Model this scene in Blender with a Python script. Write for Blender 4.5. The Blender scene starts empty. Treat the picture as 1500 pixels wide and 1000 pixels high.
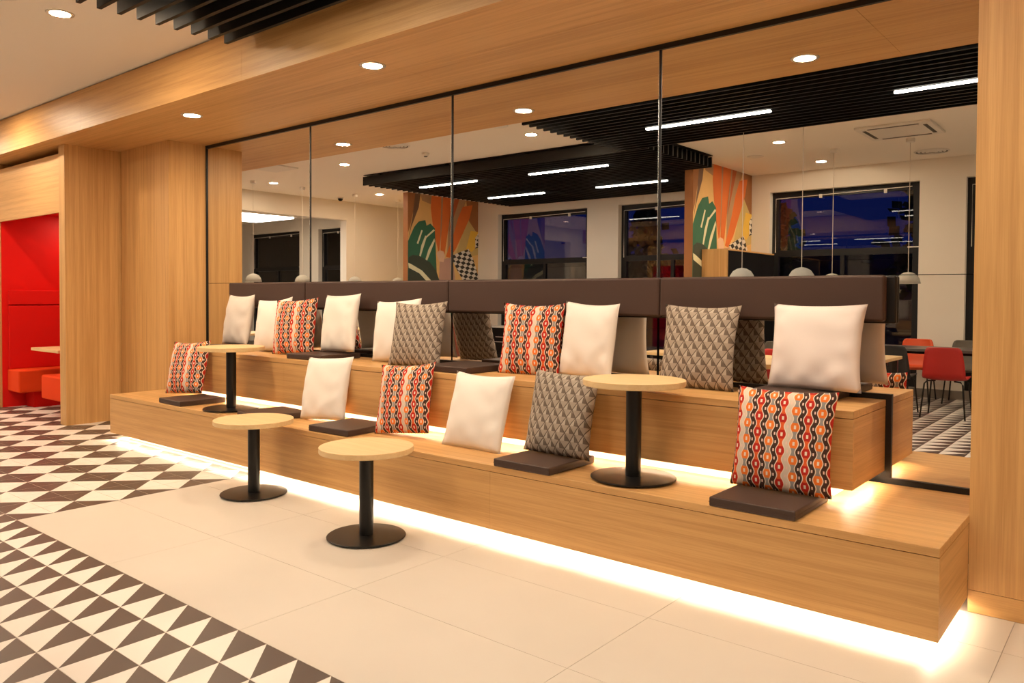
import bpy, bmesh, math, random
from mathutils import Vector, Matrix
S = bpy.context.scene
COL = S.collection
R = math.radians
rnd = random.Random(7)

# ------------------------------------------------------------------ camera
cd = bpy.data.cameras.new('camera'); cam = bpy.data.objects.new('camera', cd); COL.objects.link(cam)
yw, pt, rl = R(39.3789), R(-1.3536), R(0.3061)
F0 = Vector((-math.sin(yw), math.cos(yw), 0)); R0 = Vector((math.cos(yw), math.sin(yw), 0)); U0 = Vector((0, 0, 1))
F1 = F0*math.cos(pt) + U0*math.sin(pt); U1 = U0*math.cos(pt) - F0*math.sin(pt)
R2 = R0*math.cos(rl) + U1*math.sin(rl); U2 = U1*math.cos(rl) - R0*math.sin(rl)
cam.matrix_world = Matrix(((R2.x, U2.x, -F1.x, 0), (R2.y, U2.y, -F1.y, 0), (R2.z, U2.z, -F1.z, 1.4), (0, 0, 0, 1)))
cd.sensor_width = 36; cd.lens = 1149.6/1500*36; cd.shift_y = -39.19/1500; cd.clip_start = .05; cd.clip_end = 300
S.camera = cam
def project(x, y, z):
    d = Vector((x, y, z-1.4)); k = d.dot(F1)
    if k < .1: return None
    return 750 + 1149.6*d.dot(R2)/k, 460.81 - 1149.6*d.dot(U2)/k

# ------------------------------------------------------------------ world, exposure
w = bpy.data.worlds.new('dusk'); S.world = w; w.use_nodes = True
bg = w.node_tree.nodes['Background']; bg.inputs[0].default_value = (.022, .045, .36, 1); bg.inputs[1].default_value = .15
S.view_settings.view_transform = 'Standard'; S.view_settings.look = 'None'
S.view_settings.exposure = 0.0; S.view_settings.gamma = 1.0; S.view_settings.use_curve_mapping = False
S.cycles.max_bounces = 8; S.cycles.diffuse_bounces = 4; S.cycles.glossy_bounces = 5; S.cycles.transparent_max_bounces = 8
S.cycles.sample_clamp_indirect = 6; S.cycles.caustics_reflective = True; S.cycles.blur_glossy = .6; S.cycles.caustics_refractive = False
S.cycles.use_denoising = True
WARM = (1.0, .79, .55); LEDC = (1.0, .83, .61); LINE = (1.0, .88, .74)
P_SOFFIT, P_CEIL, P_LINE, P_STRIP, P_PEND = 27, 30, 11, 2.6, 2.5

# ------------------------------------------------------------------ materials
def new_mat(name):
    m = bpy.data.materials.new(name); m.use_nodes = True
    return m, m.node_tree, m.node_tree.nodes['Principled BSDF']
def plain(name, c, rough=.6, metal=0., spec=.5, noise=0., scale=40., bump=0.):
    m, t, b = new_mat(name)
    b.inputs['Base Color'].default_value = (*c, 1); b.inputs['Roughness'].default_value = rough
    b.inputs['Metallic'].default_value = metal; b.inputs['Specular IOR Level'].default_value = spec
    if noise or bump:
        tc = t.nodes.new('ShaderNodeTexCoord'); n = t.nodes.new('ShaderNodeTexNoise')
        n.inputs['Scale'].default_value = scale; n.inputs['Detail'].default_value = 4
        t.links.new(tc.outputs['Object'], n.inputs['Vector'])
        if noise:
            r = t.nodes.new('ShaderNodeMapRange'); r.inputs['To Min'].default_value = 1-noise; r.inputs['To Max'].default_value = 1+noise
            t.links.new(n.outputs['Fac'], r.inputs['Value'])
            v = t.nodes.new('ShaderNodeVectorMath'); v.operation = 'SCALE'; v.inputs[0].default_value = c
            t.links.new(r.outputs[0], v.inputs['Scale']); t.links.new(v.outputs[0], b.inputs['Base Color'])
        if bump:
            bp = t.nodes.new('ShaderNodeBump'); bp.inputs['Strength'].default_value = bump; bp.inputs['Distance'].default_value = .002
            t.links.new(n.outputs['Fac'], bp.inputs['Height']); t.links.new(bp.outputs[0], b.inputs['Normal'])
    return m
def emit(name, c, s):
    m, t, b = new_mat(name)
    b.inputs['Base Color'].default_value = (*c, 1); b.inputs['Emission Color'].default_value = (*c, 1); b.inputs['Emission Strength'].default_value = s
    return m
def wood(name, axis, light=(.65, .375, .145), dark=(.47, .245, .082), rough=.42):
    m, t, b = new_mat(name); N = t.nodes; L = t.links
    tc = N.new('ShaderNodeTexCoord')
    def nz(sc_long, sc_cross, detail, dist=0.):
        mp = N.new('ShaderNodeMapping'); s = [sc_cross]*3; s[axis] = sc_long
        mp.inputs['Scale'].default_value = s; L.new(tc.outputs['Object'], mp.inputs['Vector'])
        n = N.new('ShaderNodeTexNoise'); n.inputs['Scale'].default_value = 1; n.inputs['Detail'].default_value = detail
        n.inputs['Distortion'].default_value = dist; L.new(mp.outputs[0], n.inputs['Vector']); return n
    a = nz(.6, 28, 6, .4); c = nz(3.5, 170, 3); d = nz(.25, 4, 2)
    m1 = N.new('ShaderNodeMath'); m1.operation = 'MULTIPLY_ADD'; L.new(c.outputs['Fac'], m1.inputs[0]); m1.inputs[1].default_value = .55; L.new(a.outputs['Fac'], m1.inputs[2])
    m2 = N.new('ShaderNodeMath'); m2.operation = 'MULTIPLY_ADD'; L.new(d.outputs['Fac'], m2.inputs[0]); m2.inputs[1].default_value = .5; L.new(m1.outputs[0], m2.inputs[2])
    mr = N.new('ShaderNodeMapRange'); mr.inputs['From Min'].default_value = .62; mr.inputs['From Max'].default_value = 1.38; L.new(m2.outputs[0], mr.inputs['Value'])
    cr = N.new('ShaderNodeValToRGB'); cr.color_ramp.elements[0].color = (*dark, 1); cr.color_ramp.elements[1].color = (*light, 1)
    cr.color_ramp.elements[0].position = .12; cr.color_ramp.elements[1].position = .72
    L.new(mr.outputs[0], cr.inputs[0]); L.new(cr.outputs[0], b.inputs['Base Color'])
    b.inputs['Roughness'].default_value = rough; b.inputs['Specular IOR Level'].default_value = .35
    bp = N.new('ShaderNodeBump'); bp.inputs['Strength'].default_value = .12; bp.inputs['Distance'].default_value = .001
    L.new(c.outputs['Fac'], bp.inputs['Height']); L.new(bp.outputs[0], b.inputs['Normal'])
    return m
class G:  # tiny shader-math helper
    def __init__(s, t): s.t = t
    def op(s, o, a, b=None, c=None):
        n = s.t.nodes.new('ShaderNodeMath'); n.operation = o
        for i, v in enumerate((a, b, c)):
            if v is None: continue
            if isinstance(v, (int, float)): n.inputs[i].default_value = v
            else: s.t.links.new(v, n.inputs[i])
        return n.outputs[0]
    def mix(s, f, a, b):
        n = s.t.nodes.new('ShaderNodeMix'); n.data_type = 'RGBA'
        if isinstance(f, (int, float)): n.inputs[0].default_value = f
        else: s.t.links.new(f, n.inputs[0])
        for i, v in ((6, a), (7, b)):
            if isinstance(v, tuple): n.inputs[i].default_value = (*v, 1)
            else: s.t.links.new(v, n.inputs[i])
        return n.outputs[2]
def uv_sep(t):
    tc = t.nodes.new('ShaderNodeTexCoord'); sp = t.nodes.new('ShaderNodeSeparateXYZ'); t.links.new(tc.outputs['UV'], sp.inputs[0])
    return sp.outputs[0], sp.outputs[1]
def weave(t, b, s=.15):
    tc = t.nodes.new('ShaderNodeTexCoord'); n = t.nodes.new('ShaderNodeTexNoise'); n.inputs['Scale'].default_value = 260
    t.links.new(tc.outputs['UV'], n.inputs['Vector'])
    bp = t.nodes.new('ShaderNodeBump'); bp.inputs['Strength'].default_value = s; bp.inputs['Distance'].default_value = .002
    t.links.new(n.outputs['Fac'], bp.inputs['Height']); t.links.new(bp.outputs[0], b.inputs['Normal'])
def chain_fabric():
    m, t, b = new_mat('chain_fabric'); g = G(t); u, v = uv_sep(t); op = g.op
    uu = op('MULTIPLY', u, 8.4); i = op('FLOOR', uu); s = op('SUBTRACT', op('FRACT', uu), .5); s_abs = op('ABSOLUTE', s)
    odd = op('MODULO', i, 2.0)
    vv = op('ADD', op('MULTIPLY', v, 6.4), op('MULTIPLY', odd, .5)); fv = op('SUBTRACT', op('FRACT', vv), .5)
    wav = op('COSINE', op('MULTIPLY', fv, 2*math.pi))
    wd = op('MULTIPLY_ADD', wav, .11, .30)
    inside = op('LESS_THAN', s_abs, op('SUBTRACT', wd, .075)); line = op('LESS_THAN', s_abs, wd)
    idx = op('MODULO', op('ADD', i, 0.0), 4.0)
    red, orange, cream, brown, grey = (.50, .028, .018), (.82, .20, .035), (.80, .66, .52), (.065, .032, .024), (.30, .27, .25)
    # inner colour: red chains with orange hearts, orange chains with grey links
    near = op('LESS_THAN', op('ABSOLUTE', fv), .27)
    redc = g.mix(near, (.72, .12, .03), red); orac = g.mix(near, grey, orange)
    inner = g.mix(odd, redc, orac)
    sq = op('MULTIPLY', op('LESS_THAN', s_abs, .085), op('LESS_THAN', op('ABSOLUTE', fv), .11))
    inner = g.mix(sq, inner, cream)
    right = op('GREATER_THAN', s, 0.0)
    # gap between chains: brown one side of a red chain, cream the other, joined by short pale links
    par = op('MODULO', op('ADD', i, right), 2.0)
    half = op('GREATER_THAN', op('MODULO', op('ADD', op('ADD', i, right), .1), 4.0), 2.0)
    gap = g.mix(par, brown, g.mix(half, (.68, .55, .44), brown))
    link = op('MULTIPLY', op('LESS_THAN', op('ABSOLUTE', op('SUBTRACT', op('ABSOLUTE', fv), .5)), .085), op('LESS_THAN', op('SUBTRACT', .5, s_abs), .12))
    gap = g.mix(link, gap, (.78, .55, .45))
    c = g.mix(line, gap, cream); c = g.mix(inside, c, inner)
    t.links.new(c, b.inputs['Base Color']); b.inputs['Roughness'].default_value = .9; b.inputs['Specular IOR Level'].default_value = .15
    weave(t, b); return m
def peak_fabric():
    m, t, b = new_mat('peak_fabric'); g = G(t); u, v = uv_sep(t); op = g.op
    vv = op('MULTIPLY', v, 11.0); j = op('FLOOR', vv); fv = op('FRACT', vv)
    uu = op('ADD', op('MULTIPLY', u, 8.0), op('MULTIPLY', op('MODULO', j, 2.0), .5)); s = op('SUBTRACT', op('FRACT', uu), .5)
    h = op('SUBTRACT', 1.0, op('MULTIPLY', op('ABSOLUTE', s), 2.0))         # peak height at this u
    under = op('LESS_THAN', fv, h)
    dark_half = op('MULTIPLY', under, op('MULTIPLY', op('GREATER_THAN', s, -.02), op('LESS_THAN', fv, op('MULTIPLY', h, .82))))
    line = op('LESS_THAN', op('ABSOLUTE', op('SUBTRACT', fv, h)), .10)
    lt, md, dk = (.45, .38, .31), (.36, .295, .235), (.125, .092, .07)
    c = g.mix(under, md, lt); c = g.mix(dark_half, c, (.155, .118, .09)); c = g.mix(line, c, dk)
    t.links.new(c, b.inputs['Base Color']); b.inputs['Roughness'].default_value = .9; b.inputs['Specular IOR Level'].default_value = .15
    weave(t, b); return m
def cloth(name, c):
    m, t, b = new_mat(name); b.inputs['Base Color'].default_value = (*c, 1); b.inputs['Roughness'].default_value = .85
    b.inputs['Specular IOR Level'].default_value = .2; weave(t, b, .1); return m
def check_mat():
    m, t, b = new_mat('check_paint'); tc = t.nodes.new('ShaderNodeTexCoord'); mp = t.nodes.new('ShaderNodeMapping')
    mp.inputs['Rotation'].default_value = (R(35), 0, 0); mp.inputs['Scale'].default_value = (1, 9, 16)
    t.links.new(tc.outputs['Object'], mp.inputs[0]); ck = t.nodes.new('ShaderNodeTexChecker'); ck.inputs['Scale'].default_value = 1
    ck.inputs[1].default_value = (.03, .025, .02, 1); ck.inputs[2].default_value = (.75, .68, .58, 1)
    t.links.new(mp.outputs[0], ck.inputs[0]); t.links.new(ck.outputs[0], b.inputs['Base Color']); b.inputs['Roughness'].default_value = .7
    return m
def glass_mat():
    m, t, b = new_mat('window_glass'); N = t.nodes; N.remove(b)
    tr = N.new('ShaderNodeBsdfTransparent'); gl = N.new('ShaderNodeBsdfGlossy'); gl.inputs['Roughness'].default_value = 0.0
    gl.inputs['Color'].default_value = (1, 1, 1, 1)
    fr = N.new('ShaderNodeFresnel'); fr.inputs['IOR'].default_value = 1.5; mx = N.new('ShaderNodeMixShader')
    t.links.new(fr.outputs[0], mx.inputs[0]); t.links.new(tr.outputs[0], mx.inputs[1]); t.links.new(gl.outputs[0], mx.inputs[2])
    t.links.new(mx.outputs[0], N['Material Output'].inputs[0]); return m
M = dict(
    oak_x=wood('oak_grain_x', 0), oak_z=wood('oak_grain_z', 2), oak_y=wood('oak_grain_y', 1),
    oak_top=wood('oak_table', 0, (.76, .54, .28), (.66, .44, .21), .45),
    paint=plain('white_paint', (.74, .69, .61), .85, noise=.02, scale=3), ceil=plain('ceiling_paint', (.88, .82, .73), .9),
    black=plain('black_lacquer', (.006, .0055, .0055), .5, spec=.2), blackm=plain('black_metal', (.007, .006, .0055), .35, spec=.35),
    trim=plain('black_trim', (.010, .008, .007), .4, spec=.3), frame=plain('anthracite_frame', (.008, .008, .009), .45, spec=.3),
    mirror=plain('mirror_glass', (.86, .86, .84), 0., 1.), edge=plain('mirror_edge', (.55, .55, .5), .2, .8),
    leather=plain('brown_leatherette', (.060, .032, .024), .5, spec=.3, noise=.06, scale=200, bump=.25),
    pad=plain('brown_pad_leatherette', (.062, .036, .027), .48, spec=.3, noise=.06, scale=220, bump=.2),
    cream=cloth('cream_cloth', (.82, .75, .68)), blush=cloth('blush_cloth', (.76, .67, .63)), stone=cloth('stone_cloth', (.64, .57, .51)),
    chain=chain_fabric(), peak=peak_fabric(),
    tdark=plain('tile_dark', (.085, .058, .047), .38, noise=.12, scale=9), twhite=plain('tile_white', (.82, .76, .69), .35, noise=.02, scale=9),
    beige=plain('tile_beige', (.63, .565, .49), .42, noise=.045, scale=2.2), grout=plain('grout', (.42, .34, .29), .9),
    red=plain('red_lacquer_board', (.72, .008, .005), .5, spec=.25, noise=.05, scale=3), redfab=plain('red_upholstery', (.64, .008, .005), .8, spec=.15, noise=.06, scale=150, bump=.2),
    orangefab=plain('orange_upholstery', (.72, .055, .008), .85, spec=.15, noise=.06, scale=150, bump=.2),
    lamp=emit('lamp_diffuser', (1, .86, .66), 28), soffit_lens=emit('soffit_lens', WARM, P_SOFFIT*25), ceiling_lens=emit('ceiling_lens', WARM, P_CEIL*25), line=emit('line_lamp', (1, .93, .82), 14), strip=emit('led_strip', (1, .84, .6), 30),
    chrome=plain('lamp_ring', (.75, .70, .62), .3, .6), white=plain('white_plastic', (.75, .71, .65), .5), greyvent=plain('vent_grey', (.10, .085, .07), .6),
    shade=plain('grey_concrete_shade', (.40, .39, .35), .8, noise=.08, scale=30), cord=plain('pale_cord', (.60, .53, .45), .7),
    glass=glass_mat(), chair_red=plain('chair_red', (.42, .012, .008), .5), chair_black=plain('chair_black', (.014, .013, .013), .5),
    chair_orange=plain('chair_orange', (.62, .075, .012), .5), chair_grey=plain('chair_taupe', (.11, .092, .072), .55),
    darktop=plain('dark_tabletop', (.10, .085, .075), .35), base_grey=plain('grey_baseboard', (.22, .19, .16), .6),
    night=plain('night_asphalt', (.02, .02, .022), .9), hedge=plain('night_foliage', (.03, .05, .025), .9, noise=.4, scale=6),
    facade=plain('night_facade', (.05, .05, .055), .8), lit=emit('lit_window', (1, .7, .4), 1.2), check=check_mat())
for n_, c_ in dict(sand=(.62, .38, .14), brown=(.26, .105, .035), umber=(.135, .075, .045), green=(.03, .115, .062), deep=(.04, .05, .034), orange=(.56, .13, .022), rust=(.36, .085, .025),
                   taupe=(.34, .20, .10), skin=(.62, .40, .26), mauve=(.42, .25, .19), olive=(.46, .33, .12), yellow=(.66, .38, .05), pale=(.72, .58, .38), terra=(.30, .085, .05)).items():
    M['m_'+n_] = plain('mural_'+n_, tuple(min(.8, q*1.3) for q in c_), .75, noise=.10, scale=5)

# ------------------------------------------------------------------ geometry helpers
def wloc(o):
    v = Vector((0, 0, 0))
    while o is not None: v += o.location; o = o.parent
    return v
def obj(name, bm, mat, parent=None, smooth=False, local=False):
    """link a bmesh as one object; unless local, its verts are world coordinates"""
    if parent is not None and not local: bmesh.ops.translate(bm, verts=bm.verts, vec=-wloc(parent))
    bmesh.ops.recalc_face_normals(bm, faces=bm.faces)
    me = bpy.data.meshes.new(name); bm.to_mesh(me); bm.free()
    for m in (mat if isinstance(mat, (list, tuple)) else [mat]): me.materials.append(M[m] if isinstance(m, str) else m)
    if smooth:
        for p in me.polygons: p.use_smooth = True
        if smooth == 'auto' and hasattr(me, 'set_sharp_from_angle'): me.set_sharp_from_angle(angle=R(35))
    o = bpy.data.objects.new(name, me); COL.objects.link(o); o.parent = parent
    if smooth == 'auto':
        wn = o.modifiers.new('weighted', 'WEIGHTED_NORMAL'); wn.keep_sharp = True; wn.weight = 90
    return o
def tag(o, label=None, cat=None, group=None, kind=None):
    if label: o['label'] = label
    if cat: o['category'] = cat
    if group: o['group'] = group
    if kind: o['kind'] = kind
    return o
def empty(name, loc, label=None, cat=None, group=None, rz=0, parent=None):
    o = bpy.data.objects.new(name, None); COL.objects.link(o); o.location = loc; o.rotation_euler = (0, 0, rz); o.parent = parent
    o.empty_display_size = .1
    return tag(o, label, cat, group)
def add_box(bm, x0, x1, y0, y1, z0, z1, bevel=0., seg=2):
    r = bmesh.ops.create_cube(bm, size=1)
    for v in r['verts']:
        v.co = ((x0+x1)/2 + v.co.x*(x1-x0), (y0+y1)/2 + v.co.y*(y1-y0), (z0+z1)/2 + v.co.z*(z1-z0))
    if bevel:
        es = list({e for v in r['verts'] for e in v.link_edges})
        bmesh.ops.bevel(bm, geom=es, offset=bevel, segments=seg, affect='EDGES', profile=.5)
    return bm
def box(name, b, mat, parent=None, bevel=0., seg=2, smooth=False, local=False):
    return obj(name, add_box(bmesh.new(), *b, bevel, seg), mat, parent, smooth or ('auto' if bevel else False), local)
def lathe(bm, prof, n=32, c=(0, 0), cap=True):
    rings = []
    for r, z in prof: rings.append([bm.verts.new((c[0]+r*math.cos(2*math.pi*k/n), c[1]+r*math.sin(2*math.pi*k/n), z)) for k in range(n)])
    for a, b in zip(rings, rings[1:]):
        for k in range(n): bm.faces.new((a[k], a[(k+1) % n], b[(k+1) % n], b[k]))
    if cap:
        bm.faces.new(rings[0]); bm.faces.new(rings[-1])
    return bm
def tube(bm, pts, r, n=8):
    prev = None
    pts = [Vector(p) for p in pts]
    for i, p in enumerate(pts):
        d = (pts[min(i+1, len(pts)-1)] - pts[max(i-1, 0)]).normalized()
        a = d.cross(Vector((0, 0, 1)) if abs(d.z) < .9 else Vector((1, 0, 0))).normalized(); b = d.cross(a)
        ring = [bm.verts.new(p + a*(r*math.cos(2*math.pi*k/n)) + b*(r*math.sin(2*math.pi*k/n))) for k in range(n)]
        if prev:
            for k in range(n): bm.faces.new((prev[k], prev[(k+1) % n], ring[(k+1) % n], ring[k]))
        else: bm.faces.new(ring)
        prev = ring
    bm.faces.new(prev); return bm
def area(name, loc, sx, sy, power, color, parent, shape='RECTANGLE', rot=(0, 0, 0), spread=180):
    l = bpy.data.lights.new(name, 'AREA'); l.shape = shape; l.size = sx; l.size_y = sy; l.energy = power; l.color = color; l.spread = R(spread)
    o = bpy.data.objects.new(name, l); COL.objects.link(o); o.parent = parent
    o.location = Vector(loc) - (wloc(parent) if parent else Vector()); o.rotation_euler = rot
    return o

# ------------------------------------------------------------------ dimensions
YM, Y1, Y2, YP = 4.412, 3.379, 3.829, 3.995          # mirror face, lower riser, upper riser, wood piers
H1, H2, HG, H2B = .433, .871, .065, .499
XR1, XL1, XR2, XL2 = -.628, -7.79, -1.081, -7.26
ZS, ZC, YF, YB = 2.977, 3.37, 3.23, -3.5             # soffit, ceiling, fascia, window wall
XRW, XLW = 3.4, -13.2
SLZ0, SLZ1 = 3.2, 3.34

# ------------------------------------------------------------------ floor: patterned tiles and large beige tiles
fl = box('floor', (-21, XRW, YB-.3, 5.6, -.12, -.004), 'grout'); tag(fl, kind='structure')
T, OX, OY = .2067, -5.42, 1.79
GAP = .0012
def tile_bm(bm, x0, y0, corner, off=0):
    a, h = GAP, T-GAP
    P = [(x0+a, y0+a), (x0+h, y0+a), (x0+h, y0+h), (x0+a, y0+h)]
    top = [bm.verts.new((*q, 0)) for q in P]; bot = [bm.verts.new((*q, -.004)) for q in P]
    c = corner                                       # the dark triangle's corner
    f = bm.faces.new((top[c-1], top[c], top[(c+1) % 4])); f.material_index = 0
    f = bm.faces.new((top[(c+1) % 4], top[(c+2) % 4], top[c-1])); f.material_index = 1
    for k in range(4):
        f = bm.faces.new((top[k], bot[k], bot[(k+1) % 4], top[(k+1) % 4])); f.material_index = 1
def dark_corner(i, j):
    if j < 0: return 2
    # left field: dark diamonds around the even, even grid points
    return {(0, 0): 0, (1, 0): 1, (1, 1): 2, (0, 1): 3}[(i % 2, j % 2)]
tiles = []
for i in range(-38, 43):
    for j in range(-26, 18):
        x0, y0 = OX+i*T, OY+j*T
        if x0+T > XRW or x0 < XLW-.1: continue
        if j >= 0 and (i >= 0 or (y0+T > Y1+.12 and x0+T > XL1-.02) or (y0 > YP-.05 and x0+T > -8.9) or y0 > 5.2): continue
        q = project(x0+T/2, y0+T/2, 0); ar = 0
        if q and -40 < q[0] < 1540 and -20 < q[1] < 1060:
            c = [project(x0+a*T, y0+b*T, 0) for a, b in ((0, 0), (1, 0), (1, 1), (0, 1))]
            ar = abs(sum(c[k][0]*c[(k+1) % 4][1]-c[(k+1) % 4][0]*c[k][1] for k in range(4)))/2
        tiles.append((ar, i, j, x0, y0))
tiles.sort(key=lambda t_: -t_[0])
proto = {}
rest = bmesh.new()
for k, (ar, i, j, x0, y0) in enumerate(tiles):
    c = dark_corner(i, j)
    if k < 300 and ar > 0:
        if c not in proto:
            b_ = bmesh.new(); tile_bm(b_, 0, 0, c); me = bpy.data.meshes.new('patterned_tile'); b_.to_mesh(me); b_.free()
            me.materials.append(M['tdark']); me.materials.append(M['twhite']); proto[c] = me
        o = bpy.data.objects.new('patterned_tile', proto[c]); COL.objects.link(o); o.parent = fl; o.location = (x0, y0, 0)
    else: tile_bm(rest, x0, y0, c)
bmesh.ops.recalc_face_normals(rest, faces=rest.faces)
tag(obj('tile_field', rest, ['tdark', 'twhite'], fl), kind='stuff')
BX, BY = 1.2435, .6075
for i in range(0, 8):
    for j in range(0, 4):
        x0, y0 = OX+i*BX, OY+j*BY
        x1, y1 = min(x0+BX, XRW), min(y0+BY, 3.99)
        if x1-x0 < .1 or y1-y0 < .03: continue
        box('beige_tile', (x0+.001, x1-.001, y0+.001, y1-.001, -.004, 0), 'beige', fl)

# ------------------------------------------------------------------ shell
def struct(name, b, mat, **k): return tag(box(name, b, mat, **k), kind='structure')
ceil_ = struct('ceiling', (-21, XRW, YB-.3, 5.6, ZC, ZC+.15), 'ceil')
struct('wall_right', (XRW, XRW+.2, YB-.3, 5.6, 0, ZC), 'paint')
struct('wall_far_left', (-21.2, -21, YB-.3, 5.6, 0, ZC), 'paint')
struct('wall_back', (-21, XRW, YM+.035, YM+.2, 0, ZC), 'paint') if False else None
struct('wall_back', (-9.0, XRW, YM+.03, YM+.2, 0, ZC), 'trim')
struct('wall_back_end', (-21, -9.0, 5.4, 5.6, 0, ZC), 'paint')
# wall on the left with a wide opening into the next room
wl = struct('wall_left', (XLW-.2, XLW, YB, -1.75, 0, ZC), 'paint')
struct('wall_left_lintel', (XLW-.2, XLW, -1.75, 2.6, 2.98, ZC), 'paint')
struct('wall_left_end', (XLW-.2, XLW, 2.6, 5.4, 0, ZC), 'paint')
# window wall behind the camera: piers, lintel and sill strip around six openings
WINS = [(-19.6, -17.3), (-16.5, -14.6), (-12.75, -11.65), (-10.5, -8.3), (-7.62, -5.55), (-4.80, -2.63), (-2.05, .15), (.8, 3.0)]
ZW0, ZW1, ZT = .12, 3.075, 2.10
wf = struct('wall_front', (-21, XRW, YB-.3, YB, ZW1, ZC), 'paint')
struct('wall_front_sill', (-21, XRW, YB-.3, YB, 0, ZW0), 'base_grey')
edges_ = [-21] + [e for w_ in WINS for e in w_] + [XRW]
for k in range(0, len(edges_), 2):
    pier = struct('wall_front_pier', (edges_[k], edges_[k+1], YB-.3, YB, ZW0, ZW1), 'paint')
    box('pier_baseboard', (edges_[k], edges_[k+1], YB, YB+.015, 0, .12), 'base_grey', pier)
# pier between the last two windows in view carries a wall socket
sock = box('wall_socket', (-2.42, -2.32, YB+.0, YB+.012, .20, .28), 'white', None, .004); tag(sock, 'small white wall socket low on the window pier', 'socket')
for n, (a, b) in enumerate(WINS, 1):
    yf = YB-.16
    wnd = empty('window_%d' % n, ((a+b)/2, yf, ZW0)); tag(wnd, kind='structure')
    f = .105
    for nm, bb in (('frame_rail', (a, b, yf-.03, yf+.04, ZW1-f, ZW1)), ('frame_rail', (a, b, yf-.03, yf+.04, ZW0, ZW0+f)), ('frame_transom', (a+f, b-f, yf-.03, yf+.04, ZT-.05, ZT+.05)),
                   ('frame_stile', (a, a+f, yf-.03, yf+.04, ZW0+f, ZW1-f)), ('frame_stile', (b-f, b, yf-.03, yf+.04, ZW0+f, ZW1-f))):
        box(nm, bb, 'frame', wnd)
    box('sash_stile', ((a+b)/2-.03, (a+b)/2+.03, yf-.02, yf+.03, ZW0+f, ZT-.05), 'frame', wnd)
    box('pane', (a+f, b-f, yf-.006, yf+.006, ZT+.05, ZW1-f), 'glass', wnd)
    box('pane', (a+f, (a+b)/2-.03, yf-.006, yf+.006, ZW0+f, ZT-.05), 'glass', wnd)
    box('pane', ((a+b)/2+.03, b-f, yf-.006, yf+.006, ZW0+f, ZT-.05), 'glass', wnd)
    rail = obj('opener_rod', tube(bmesh.new(), [(a+.06, yf+.055, ZT+.02), (a+.06, yf+.055, ZW1-.10), (b-.12, yf+.055, ZW1-.06)], .006, 6), 'white', wnd)
    for t_ in (.35, .78): box('bracket', (a+(b-a)*t_-.02, a+(b-a)*t_+.02, yf+.04, yf+.07, ZW1-.13, ZW1-.075), 'white', wnd)
    box('window_handle', (b-.17, b-.02, yf+.04, yf+.055, ZT+.035, ZT+.05), 'white', wnd)

# oak bulkhead above the benches: underside boards and a front fascia, panel by panel
sof = struct('ceiling_soffit', (-14, XRW, YF+.02, 5.3, ZS+.02, ZC), 'trim')
fx = [-13.61, -10.82, -8.03, -5.24, -2.45, .34, XRW]
for a, b in zip(fx, fx[1:]):
    box('fascia_panel', (a+.001, b-.001, YF, YF+.02, ZS, ZC-.012), 'oak_x', sof)
sx = [-14, -9.6, -6.9, -4.1, -1.3, 1.5, XRW]
for k, (a, b) in enumerate(zip(sx, sx[1:])):
    for y0, y1 in ((YF+.02, 3.83), (3.832, YM)) if b > -7.7 else ((YF+.02, 5.3),):
        box('soffit_panel', (a+.0008, b-.0008, y0, y1, ZS, ZS+.02), 'oak_x', sof)
# oak piers
pr = struct('wall_right_pier', (XR1+.0, XRW, YP, YM+.03, .10, ZS), 'oak_z')
box('baseboard', (XR1+.0, XRW, YP-.002, YM, 0, .098), 'oak_x', pr)
pl = struct('wall_left_pier', (-8.9, -7.836, YP, YM+.03, 0, ZS), 'oak_z')
box('joint_strip', (-8.42, -8.4195, YP-.0006, YP, 0, ZS), 'oak_z', pl)

# ------------------------------------------------------------------ mirror wall
seams = [-7.836, -6.0225, -4.2241, -2.4263, -.628]
ZSEAM = 1.5205
MG = 'mirror panels of the long wall'
for k, (a, b) in enumerate(zip(seams, seams[1:])):
    m_ = box('mirror_panel', (a+(.008 if k else .004), b-.008, YM, YM+.008, ZSEAM+.002, 2.945), 'mirror')
    tag(m_, ('tall mirror panel reflecting an oak pier and the far room opening', 'tall mirror panel reflecting the smoke detector and half of the far leaf mural', 'tall mirror panel reflecting the middle windows under the slatted raft', 'tall mirror panel reflecting the near leaf mural and the wide dusk window')[k], 'mirror', 'upper '+MG)
    box('polished_edge', (b-.0125, b-.008, YM-.003, YM+.008, ZSEAM+.002, 2.945), 'edge', m_)
    if k < 3: box('joint_strip', (b-.008, b+.008, YM-.004, YM+.012, ZSEAM+.002, 2.945), 'trim', m_)
    if k < 3 or True:
        z0 = H2+.03 if b < XR2 else H1+.03
        bm = bmesh.new()
        if 0 < k < 3: add_box(bm, a+.008, b-.008, YM, YM+.008, H2+.028, ZSEAM-.002)
        else:
            pts = [(a+.004, H1+.03), (XL2-.028, H1+.03), (XL2-.028, H2+.028), (b-.008, H2+.028), (b-.008, ZSEAM-.002), (a+.004, ZSEAM-.002)] if k == 0 else [(a+.008, H2+.028), (XR2+.028, H2+.028), (XR2+.028, H1+.03), (b, H1+.03), (b, ZSEAM-.002), (a+.008, ZSEAM-.002)]
            v0 = [bm.verts.new((x, YM, z)) for x, z in pts]; v1 = [bm.verts.new((x, YM+.008, z)) for x, z in pts]
            bm.faces.new(v0); bm.faces.new(v1[::-1])
            for q in range(6): bm.faces.new((v0[q], v1[q], v1[(q+1) % 6], v0[(q+1) % 6]))
        lm = obj('mirror_panel', bm, 'mirror')
        if k < 3: tag(lm, ('low mirror panel behind the greyish cream cushion at the backrest end', 'low mirror panel behind the cream and peak print cushions under the backrest', 'low mirror panel behind the cream cushion and round table top')[k], 'mirror', 'lower '+MG)
        else: tag(lm, 'notched low mirror panel reaching down to the lower step beside the oak pier', 'mirror')
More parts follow.
